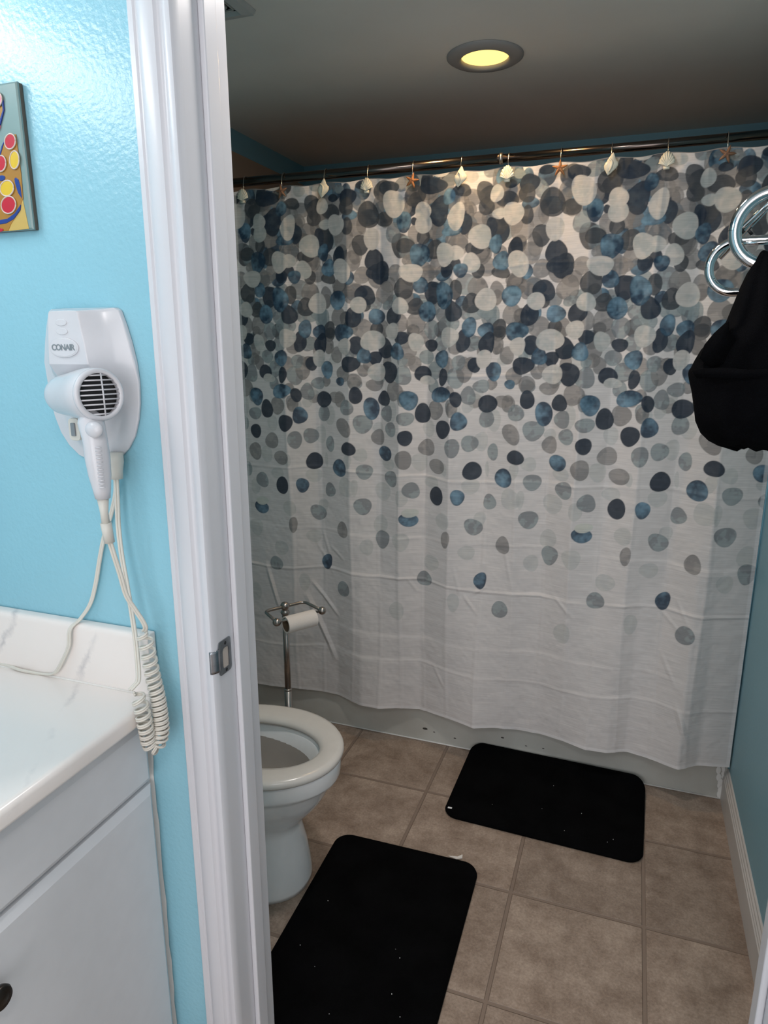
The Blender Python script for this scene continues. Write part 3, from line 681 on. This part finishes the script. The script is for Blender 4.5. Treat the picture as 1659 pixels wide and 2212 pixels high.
# ------------------------------------------------------------ vanity
VX, CTZ = -.728, .885
vn = thing('vanity_cabinet', (-1.0, .3, 0), 'white bathroom vanity cabinet under the marble countertop', 'vanity cabinet')
MB().box(-1.296, VX-.018, -.25, .856, .09, CTZ-.032).put('carcass', CABM, vn, bevel=.0015)
MB().box(-1.296, VX-.07, -.25, .856, 0, .09).put('toe_kick', CABM, vn)
def panel(y0, y1, z0, z1, name):
    mb = MB(); x = VX-.018
    mb.loft([[(x+d, y0+i, z0+i), (x+d, y1-i, z0+i), (x+d, y1-i, z1-i), (x+d, y0+i, z1-i)] for d, i in ((0, 0), (.009, 0), (.018, .013), (.018, .014))])
    return mb.put(name, CABM, vn)
panel(.400, .846, .718, .838, 'drawer_front'); panel(-.06, .394, .718, .838, 'drawer_front')
d1 = panel(.400, .846, .115, .711, 'door'); d2 = panel(-.06, .394, .115, .711, 'door')
def knob(y, z, par):
    k = MB().lathe([(0, 0), (.008, 0), (.007, .010), (.009, .014), (.0155, .017), (.0165, .022), (.0145, .026), (.010, .0255), (.008, .0265), (0, .027)], (VX, y, z), (1, 0, 0), 28).put('knob', KNOB, par, smooth=True)
    k['label'] = 'dark bronze round knob'
knob(.500, .632, d1); knob(.30, .632, d2)
fi = MB(); pts = []
for k in range(24):
    z = .09+k*(CTZ-.125)/23; pts.append((.0022*math.sin(k*1.3)+.0015*math.sin(k*2.9), z))
fi.prism([(0, .09)]+[(.016+p, z) for p, z in pts]+[(0, CTZ-.035)], lambda a, z: (VX-.019+a*0, .8562, z), lambda a, z: (VX-.018+a*.5, .8585, z)).put('caulk_bead', CAULK, vn)

ct = thing('marble_countertop', (-1.0, .3, CTZ), 'cream veined marble countertop with a side splash below the hair dryer', 'countertop')
CF = -.704
cp = [(-1.298, CTZ-.032), (CF-.004, CTZ-.032), (CF, CTZ-.027), (CF, CTZ-.010), (CF-.003, CTZ-.004), (CF-.010, CTZ), (-1.298, CTZ)]
slab = MB().prism(cp, lambda x, z: (x, -.26, z), lambda x, z: (x, .858, z)).put('slab', MARBLE, ct, bevel=.002)
sp_ = [(.858, CTZ), (.838, CTZ), (.8375, CTZ+.098), (.840, CTZ+.106), (.845, CTZ+.109), (.858, CTZ+.109)]
MB().prism(sp_, lambda y, z: (-1.298, y, z), lambda y, z: (-.709, y, z)).put('side_splash', MARBLE, ct, bevel=.002)
MB().tube([(-1.298, .8375, CTZ+.001), (-.709, .8375, CTZ+.001)], .0022, 6).put('caulk_line', CAULK, ct, smooth=True)

# vanity lamp bar (out of frame, seen in reflections) and ceiling lamp
vb = thing('vanity_light_bar', (-1.29, .355, 2.05), 'four-globe light bar on the wall above the vanity', 'wall light')
MB().box(-1.30, -1.275, .02, .69, 2.0, 2.10).put('back_plate', CHROME, vb, bevel=.004)
for b in BULBS:
    MB().tube([(-1.275, b[1], 2.05), (-1.245, b[1], 2.05)], .02, 16).put('socket', CHROME, vb, smooth=True)

# ------------------------------------------------------------ painting
pt = thing('wall_art_tile', (-.964, .855, 1.716), 'colourful glazed relief picture tile with red and yellow dots hung on the teal wall', 'wall art')
AX0, AX1, AZ0, AZ1 = -1.064, -.859, 1.618, 1.815
AY = .8525
MB().box(AX0, AX1, AY, .8595, AZ0, AZ1).put('backing', mat('tile_edge', (.10, .08, .06), .5), pt, bevel=.0015)
MB().loft([[(AX0+d, AY+h, AZ0+d), (AX1-d, AY+h, AZ0+d), (AX1-d, AY+h, AZ1-d), (AX0+d, AY+h, AZ1-d)] for d, h in ((0, .0), (0, -.003), (.0025, -.0045))]).put('face', mat('tile_pale_teal', (.20, .29, .28), .2), pt)
def a2(px, py):                      # tile drawing: units of the relief, x from the right edge
    return (AX1-.0055-((187+(py-125)*.0875)-px)*.000171, AZ1-(py-125)/1935*.197)
def relief(polys, name, m, h, out=True):
    mb = MB()
    for p in polys: mb.prism([a2(*q) for q in p], lambda x, z: (x, AY-.0044, z), lambda x, z: (x, AY-.0044-h, z))
    mb.put(name, m, pt, bevel=.0006)
def el(cx, cy, rx, ry, n=22): return [(cx+rx*math.cos(2*math.pi*k/n), cy+ry*math.sin(2*math.pi*k/n)) for k in range(n)]
OR = mat('glaze_orange', (.38, .18, .02), .2); RD = mat('glaze_red', (.50, .012, .03), .2); YL = mat('glaze_yellow', (.68, .46, .02), .2)
BL = mat('glaze_blue', (.015, .04, .24), .2); SA = mat('glaze_sand', (.55, .38, .10), .2); PK = mat('glaze_pink', (.75, .20, .28), .1); OUTL = mat('outline_cream', (.62, .52, .45), .3)
relief([[(-700, 1950), (130, 2060), (345, 2050), (275, 1620), (270, 1400), (-700, 1500)]], 'sand_field', SA, .0008)
relief([[(-700, 1300), (-40, 1350), (10, 1200), (45, 1000), (90, 860), (150, 790), (215, 790), (235, 1000), (268, 1330), (285, 1640), (215, 1850), (150, 1960), (110, 2060), (-700, 2040)],
        [(-600, 350), (20, 400), (75, 420), (70, 540), (20, 720), (-80, 900), (-600, 1000)]], 'orange_field', OR, .0014)
relief([[(-10, 1260), (15, 1100), (55, 930), (100, 830), (150, 785), (130, 830), (80, 900), (45, 1030), (20, 1180), (5, 1300)],
        [(-200, 1880), (0, 1905), (110, 1890), (190, 1830), (262, 1715), (255, 1790), (180, 1905), (90, 1955), (-30, 1965), (-200, 1940)],
        [(210, 1350), (240, 1380), (262, 1480), (276, 1640), (235, 1560), (205, 1440), (195, 1370)], el(50, 1340, 42, 38), [(-8, 1460), (10, 1480), (14, 1870), (-8, 1880)],
        [(0, 225), (50, 280), (85, 350), (92, 470), (50, 640), (-10, 790), (-14, 760), (30, 620), (78, 470), (70, 350), (40, 290), (-10, 250)]], 'blue_lines', BL, .0022)
relief([el(160, 880, 56, 92), el(52, 1150, 52, 98), el(130, 1710, 78, 110), el(20, 2040, 40, 25), el(-160, 1200, 80, 110), el(-190, 1700, 80, 110)], 'red_dots', RD, .0030)
relief([el(205, 1125, 48, 110), el(115, 1485, 72, 98), el(-120, 1480, 80, 100)], 'yellow_dots', YL, .0030)
relief([el(10, 330, 62, 90), el(5, 660, 40, 60), el(-200, 560, 80, 100)], 'pink_dots', PK, .0028)
def ring_out(p, w=.0011):
    q = [a2(*t) for t in p]; mb.tube([(x, AY-.0070, z) for x, z in q]+[(q[0][0], AY-.0070, q[0][1])], w, 6)
mb = MB()
for p in (el(160, 880, 60, 98), el(52, 1150, 57, 104), el(130, 1710, 83, 116), el(205, 1125, 52, 116), el(115, 1485, 77, 104), el(10, 330, 68, 97)): ring_out(p)
mb.put('raised_outlines', OUTL, pt, smooth=True)

# ------------------------------------------------------------ hair dryer holder
hc = -.785
ho = thing('dryer_wall_holder', (hc, .859, 1.38), 'white wall-mounted hair dryer holder with an oval badge on the teal wall', 'hair dryer holder')
back = [(1.504, .060), (1.500, .066), (1.480, .073), (1.455, .080), (1.425, .086), (1.395, .088), (1.365, .086), (1.340, .081), (1.315, .072), (1.295, .058), (1.280, .040), (1.274, .022)]
def hring(front):
    """outline (x,z) for a slice; front 0..1"""
    rt_ = []
    for z, w in back:
        zz = 1.39+(z-1.39)*(1-.05*front) if z > 1.39 else 1.39+(z-1.39)*(1-.30*front)
        ww = w*(1-.60*front) if z > 1.39 else w*(1-.66*front)
        rt_.append((ww, zz))
    rt_ = [(rt_[0][0]*.6, rt_[0][1]+.0006)]+rt_
    pts = [(hc+w, z) for w, z in rt_]+[(hc-w, z) for w, z in rt_[::-1]]
    return pts
def holder_y(x, z, base, dep):      # lower half is shallower: the cradle under the dryer
    k = 1/(1+math.exp(-(z-1.402)*260))
    return base-dep*(k*1.0+(1-k)*.45)
rings = []
for fr_, dep in ((0, 0), (0, .006), (.04, .009), (.40, .017), (.62, .028), (.82, .040), (.95, .0465), (1.0, .048)):
    rings.append([(x, .8590-dep*(1.0 if z > 1.40 else .55), z) for x, z in hring(fr_)])
mb = MB(); mb.loft(rings, True, False)
# front cap subdivided as strips
b_ = len(mb.v)-len(rings[-1]); n_ = len(rings[-1]); half = n_//2
for k in range(half-1): mb.f.append((b_+k, b_+k+1, b_+n_-2-k, b_+n_-1-k))
mb.put('housing', PLASTIC, ho, bevel=.002, seg=3)
FY = .8590-.048
# badge and buttons on the front face
bx, bz = -.788, 1.447
MB().prism(circ(bx, bz, .0270, 36, .0142), lambda x, z: (x, FY+.001, z), lambda x, z: (x, FY-.0022, z)).put('oval_badge', PLASTIC, ho, bevel=.001)
MB().prism(circ(bx, bz, .0250, 36, .0124), lambda x, z: (x, FY-.001, z), lambda x, z: (x, FY-.0026, z)).put('badge_face', PLASTIC, ho, bevel=.0004)
MB().prism(circ(-.789, 1.4825, .0105, 24, .0048), lambda x, z: (x, FY+.001, z), lambda x, z: (x, FY-.0012, z)).put('button', PLASTIC, ho, bevel=.0006)
MB().prism(circ(-.789, 1.470, .0105, 24, .0048), lambda x, z: (x, FY+.001, z), lambda x, z: (x, FY-.0012, z)).put('button', PLASTIC, ho, bevel=.0006)
fc = bpy.data.curves.new('t', 'FONT'); fc.body = 'CONAIR'; fc.size = .0118; fc.extrude = .0003; fc.align_x = 'CENTER'; fc.align_y = 'CENTER'; fc.offset = .00035; fc.space_character = .9
tmp = bpy.data.objects.new('t', fc); COL.objects.link(tmp); bpy.context.view_layer.update()
tme = bpy.data.meshes.new_from_object(tmp.evaluated_get(bpy.context.evaluated_depsgraph_get())); bpy.data.objects.remove(tmp)
tme.transform(Matrix.Translation((bx, FY-.0028, bz)) @ Matrix.Rotation(R(90), 4, 'X'))
tme.materials.clear(); lo = link('badge_lettering', tme, LETTER, ho); lo['label'] = 'grey raised letters'
# rocker switch, cable gland
MB().loft([rrect(-.806, -.790, -.014, .014, .004, 0, 4)]*1).v
swb = MB(); swb.prism([(p[0], p[1]) for p in rrect(-.812, -.791, 1.308, 1.342, .006, 0, 4)], lambda x, z: (x, .842, z), lambda x, z: (x, .826, z)); swb.put('switch_bezel', PLASTIC2, ho, bevel=.001)
MB().box(-.806, -.798, .8235, .83, 1.315, 1.335).put('switch_rocker', LETTER, ho, bevel=.001)
MB().tube([(-.744, .842, 1.290), (-.744, .842, 1.275), (-.744, .843, 1.262), (-.744, .843, 1.249)], [.0135, .0135, .0105, .0095], 20).put('cable_gland', PLASTIC2, ho, smooth=True)
def pair_cord(mb, pts, off, r=.0022, n=8):
    p = spline(pts, 8)
    for s in (-1, 1): mb.tube([q+Vector(off)*s for q in p], r, n)
pc = MB()
pair_cord(pc, [(-.748, .845, 1.252), (-.755, .850, 1.225), (-.772, .853, 1.185), (-.789, .853, 1.150), (-.803, .853, 1.110), (-.817, .853, 1.065), (-.832, .852, 1.028), (-.850, .845, 1.001), (-.862, .832, .985),
               (-.868, .831, .955), (-.884, .829, .925), (-.908, .832, .897), (-.940, .835, .888), (-.985, .832, .889), (-1.03, .838, .889), (-1.10, .835, .889)], (.0021, 0, .0006))
pc.put('power_cord', CORD, ho, smooth=True)

# ------------------------------------------------------------ hair dryer
hdz = thing('hair_dryer', (-.74, .775, 1.38), 'white hair dryer resting in its wall holder, round slatted intake facing right', 'hair dryer')
A0 = Vector((-.706, .778, 1.383)); nrm = Vector((.93, -.34, .05)).normalized(); axd = -nrm    # intake disc centre and barrel direction
prof_b = [(.0350, 0), (.0362, .003), (.0375, .012), (.0372, .022), (.0358, .036), (.0340, .052), (.0318, .070), (.0300, .088), (.0285, .100), (.0255, .109), (.0200, .1145), (.0110, .1175), (.0001, .118)]
MB().lathe(prof_b[:1]+prof_b[1:], A0, axd, 48).put('barrel', PLASTIC, hdz, smooth=True)
MB().lathe([(.0350, .001), (.0368, -.002), (.0365, -.006), (.0340, -.0085), (.0298, -.0085), (.0293, -.004), (.0298, .002)], A0, axd, 48).put('intake_rim', PLASTIC, hdz, smooth=True)
MB().lathe([(.0298, .004), (.0001, .004)], A0, axd, 40).put('intake_cavity', BLACK, hdz)
gx = Vector((0, 0, 1)).cross(nrm).normalized(); gz = nrm.cross(gx)
g = MB(); RI = .0300
for k in range(9):
    h = -RI+RI*2*(k+.5)/9; w = math.sqrt(max(0, RI*RI-h*h))
    c_ = A0+nrm*.006+gz*h
    if w > .004: g.tube([c_-gx*w, c_+nrm*.002, c_+gx*w], .00115, 6)
g.tube([A0+nrm*.0075+gx*.004-gz*RI, A0+nrm*.0085+gx*.004, A0+nrm*.0075+gx*.004+gz*RI], .0012, 6)
g.put('intake_grille', PLASTIC, hdz, smooth=True)
hp = [((-.723, .776, 1.353), .0150), ((-.718, .773, 1.345), .0180), ((-.711, .770, 1.320), .0168), ((-.710, .770, 1.295), .0172), ((-.709, .770, 1.270), .0155), ((-.708, .770, 1.250), .0125), ((-.708, .770, 1.236), .0105)]
MB().tube([p for p, r in hp], [r for p, r in hp], 24).put('handle', PLASTIC, hdz, smooth=True)
rb = MB()
for k in range(12):
    z = 1.312-k*.0052; rb.tube([(-.700, .7565-.0*k, z), (-.695, .7575, z), (-.6925, .7605, z)], .0009, 6)
rb.put('grip_ribs', PLASTIC, hdz, smooth=True)
MB().ball((-.699, .757, 1.337), .0115, 20, 12, (1.25, .7, 1.0)).put('speed_switch', PLASTIC, hdz, smooth=True)
MB().tube([(-.708, .770, 1.238), (-.708, .770, 1.215), (-.708, .771, 1.197)], [.0085, .0058, .0060], 16).tube([(-.708, .771, 1.199), (-.7075, .772, 1.186), (-.7065, .773, 1.169)], [.0080, .0078, .0076], 16).put('strain_relief', PLASTIC2, hdz, smooth=True)
cd = MB()
pair_cord(cd, [(-.7065, .773, 1.172), (-.7045, .778, 1.145), (-.7035, .785, 1.115), (-.702, .792, 1.080), (-.695, .800, 1.055), (-.688, .806, 1.035), (-.687, .810, 1.022), (-.6945, .8145, 1.014)], (.0021, .0004, 0))
pair_cord(cd, [(-.744, .842, 1.252), (-.7445, .840, 1.215), (-.7455, .838, 1.175), (-.742, .835, 1.13), (-.735, .832, 1.085), (-.728, .829, 1.040), (-.720, .823, .995), (-.711, .813, .960), (-.699, .797, .938), (-.702, .790, .930), (-.7065, .786, .924)], (.0021, .0004, 0))
cd.put('straight_cord', CORD, hdz, smooth=True)
# coiled section: hangs in front of the counter's end
path = spline([(-.6945, .8145, 1.014), (-.692, .815, .99), (-.690, .817, .960), (-.687, .818, .930), (-.682, .818, .900), (-.6775, .815, .872), (-.676, .812, .845), (-.680, .808, .826), (-.686, .802, .819), (-.6885, .796, .829), (-.6885, .793, .850),
               (-.690, .791, .875), (-.693, .790, .900), (-.699, .789, .920)], 20)
L = [0]
for i in range(1, len(path)): L.append(L[-1]+(path[i]-path[i-1]).length)
tot = L[-1]; pts = []; turns = 31; NS = 1500
ref = Vector((0, 1, 0))
acc = 0
for i in range(NS+1):
    s = tot*i/NS
    j = min(max(0, next((q for q in range(len(L)-1) if L[q+1] >= s), len(L)-2)), len(L)-2)
    f = (s-L[j])/max(1e-9, L[j+1]-L[j]); p = path[j].lerp(path[j+1], f)
    t_ = (path[min(j+2, len(path)-1)]-path[max(j-1, 0)]).normalized()
    a_ = (ref-t_*ref.dot(t_)).normalized(); c_ = t_.cross(a_)
    u = i/NS; dens = .55+.75*math.exp(-((u-.55)/.28)**2)
    acc += dens/NS
    ph = 2*math.pi*turns*acc
    rad = .0108*min(1, u*25+.15, (1-u)*25+.15)
    pts.append(p+rad*(math.cos(ph)*a_+math.sin(ph)*c_))
co_ = MB()
for dz in (-.0017, .0017):
    q = []
    for i, p in enumerate(pts):
        s = tot*i/NS; j = min(max(0, int(i/NS*(len(path)-1))), len(path)-2)
        t_ = (path[j+1]-path[j]).normalized(); q.append(p+t_*dz)
    co_.tube(q, .0019, 6)
co_.put('coiled_cord', CORD, hdz, smooth=True)

# ------------------------------------------------------------ strike plate
sk = thing('strike_plate', (JL, .875, .96), 'worn steel strike plate let into the white door jamb', 'strike plate')
mb = MB()
prf = [(.852, .0035), (.8545, .0008), (.857, .0005)]
hole = rrect(.868, .886, .940, .976, .006, 0, 5)
# flat plate as a ring round the latch hole
outer = rrect(.857, .893, .932, .990, .006, 0, 5)
mb.loft([[(JL+.0003, y, z) for y, z, _ in outer], [(JL+.0016, y, z) for y, z, _ in outer], [(JL+.0016, y, z) for y, z, _ in hole], [(JL+.0003, y, z) for y, z, _ in hole]], False, False)
mb.put('plate', STEEL, sk)
mb = MB(); lip = [(.858, .0016), (.853, .0014), (.848, -.001), (.8445, -.0030), (.8432, -.006), (.8418, -.0058), (.8430, -.0022), (.8475, .0006), (.853, .0028), (.858, .0030)]
mb.loft([[(JL+x, y, z) for y, x in lip] for z in (.942, .946, .976, .980)]); mb.put('lip', STEEL, sk, smooth=True)
MB().box(JL-.001, JL+.0006, .869, .885, .941, .975).put('latch_pocket', mat('raw_wood_pocket', (.45, .40, .36), .8), sk)
for z in (.9365, .983): MB().lathe([(0, .0019), (.0028, .0019), (.0028, .0015)], (JL, .877, z), (1, 0, 0), 12).put('screw', BLACK, sk)

# ------------------------------------------------------------ chrome towel rings on the right wall and the black cloth
tr = thing('towel_ring_rack', (XR, 1.40, 1.70), 'chrome towel rack with a round ring and an oval loop at the right edge', 'towel rack')
def torus(c, R0, r, ax=(0, 1, 0), sx=1, sz=1, flat=0, n=72, m=16):
    c = Vector(c); a = Vector(ax).normalized(); u = Vector((0, 0, 1)).cross(a).normalized(); v = a.cross(u)
    pts = []
    for k in range(n+1):
        th = 2*math.pi*k/n; x = R0*math.cos(th); x += flat*(1 if math.cos(th) > 0 else -1) if flat else 0
        pts.append(c+u*x*sx+v*R0*math.sin(th)*sz)
    return pts
rc_ = Vector((.190, 1.30, 1.629))
MB().tube(torus(rc_, .0560, 0, (.10, 1, 0)), .0100, 24, cap=False).put('round_ring', CHROME, tr, smooth=True)
loop = torus((.193, 1.48, 1.590), .0455, 0, (.05, 1, 0), flat=.032)
MB().tube(loop, .0082, 20, cap=False).put('oval_loop', CHROME, tr, smooth=True)
for dy in (0, .03):
    MB().tube([(.120+dy*.6, 1.52+dy, 1.613), (.240, 1.50+dy, 1.735), (.34, 1.50+dy, 1.80), (XR-.01, 1.50+dy, 1.80)], .0045, 14).put('support_rod', CHROME, tr, smooth=True)
    MB().tube([(.165+dy*.6, 1.515+dy, 1.656), (.169+dy*.6, 1.514+dy, 1.660)], .0068, 14).put('rubber_collar', BLACK, tr, smooth=True)
MB().tube([(.16, 1.46, 1.628), (.205, 1.46, 1.628), (.25, 1.46, 1.672), (.31, 1.46, 1.76), (XR-.01, 1.46, 1.79)], .0045, 14).put('support_rod', CHROME, tr, smooth=True)
MB().tube([(.2345, 1.30, 1.63), (.30, 1.32, 1.68), (XR-.01, 1.36, 1.76)], .006, 14).put('ring_arm', CHROME, tr, smooth=True)
MB().box(XR-.014, XR, 1.33, 1.56, 1.74, 1.83).put('wall_plate', CHROME, tr, bevel=.004)

# black cloth: outline left side (x,z); bunched through the ring
cl = [(1.592, .172, .205), (1.580, .166, .214), (1.565, .158, .228), (1.545, .151, .245), (1.520, .144, .262), (1.495, .137, .275), (1.478, .131, .284), (1.462, .1150, .292), (1.445, .102, .298), (1.428, .094, .303),
      (1.416, .0895, .306), (1.411, .0865, .309), (1.405, .0860, .310), (1.395, .0885, .310), (1.375, .0945, .309), (1.350, .1000, .307), (1.325, .1050, .304), (1.305, .1150, .298), (1.292, .129, .288), (1.284, .145, .272), (1.279, .175, .250)]
n = 120; rings = []
for i, (z, xl, xr_) in enumerate(cl):
    row = []; cx = (xl+xr_)/2; hw = (xr_-xl)/2; dy = min(.055, hw*.62); low = z < 1.409
    for k in range(n):
        a = 2*math.pi*k/n
        fold = 1+(.09*math.sin(7*a+z*9)+.06*math.sin(13*a-z*21+1))*(1 if not low else .35)*(.25+.75*abs(math.sin(a)))
        x = cx+hw*math.copysign(abs(math.cos(a))**.85, math.cos(a))*(1+.02*math.sin(9*a+z*40)*(abs(math.sin(a))))
        y = 1.30+dy*math.sin(a)*fold*(1.12 if low else .95)
        zz = z+.004*math.sin(3*a+2)+(.004*math.sin(11*a) if i == len(cl)-1 else 0)
        row.append((x, y, zz))
    rings.append(row)
cb = MB(); cb.loft(rings)
def flap(pts, y, th=.006, bulge=.012):
    b = len(cb.v); m_ = len(pts)
    cb.prism(pts, lambda x, z: (x, y, z), lambda x, z: (x, y-th-bulge*.3, z))
flap([(.0865, 1.409), (.100, 1.412), (.13, 1.414), (.175, 1.411), (.21, 1.414), (.26, 1.413), (.30, 1.41), (.30, 1.398), (.20, 1.398), (.095, 1.397)], 1.245)
flap([(.098, 1.428), (.104, 1.450), (.116, 1.468), (.131, 1.484), (.136, 1.486), (.1375, 1.470), (.150, 1.455), (.135, 1.420), (.120, 1.410)], 1.268)
o = cb.put('hanging_cloth', CLOTH, smooth=True)
tag(o, 'black cloth bunched through the chrome ring at the right edge', 'cloth')
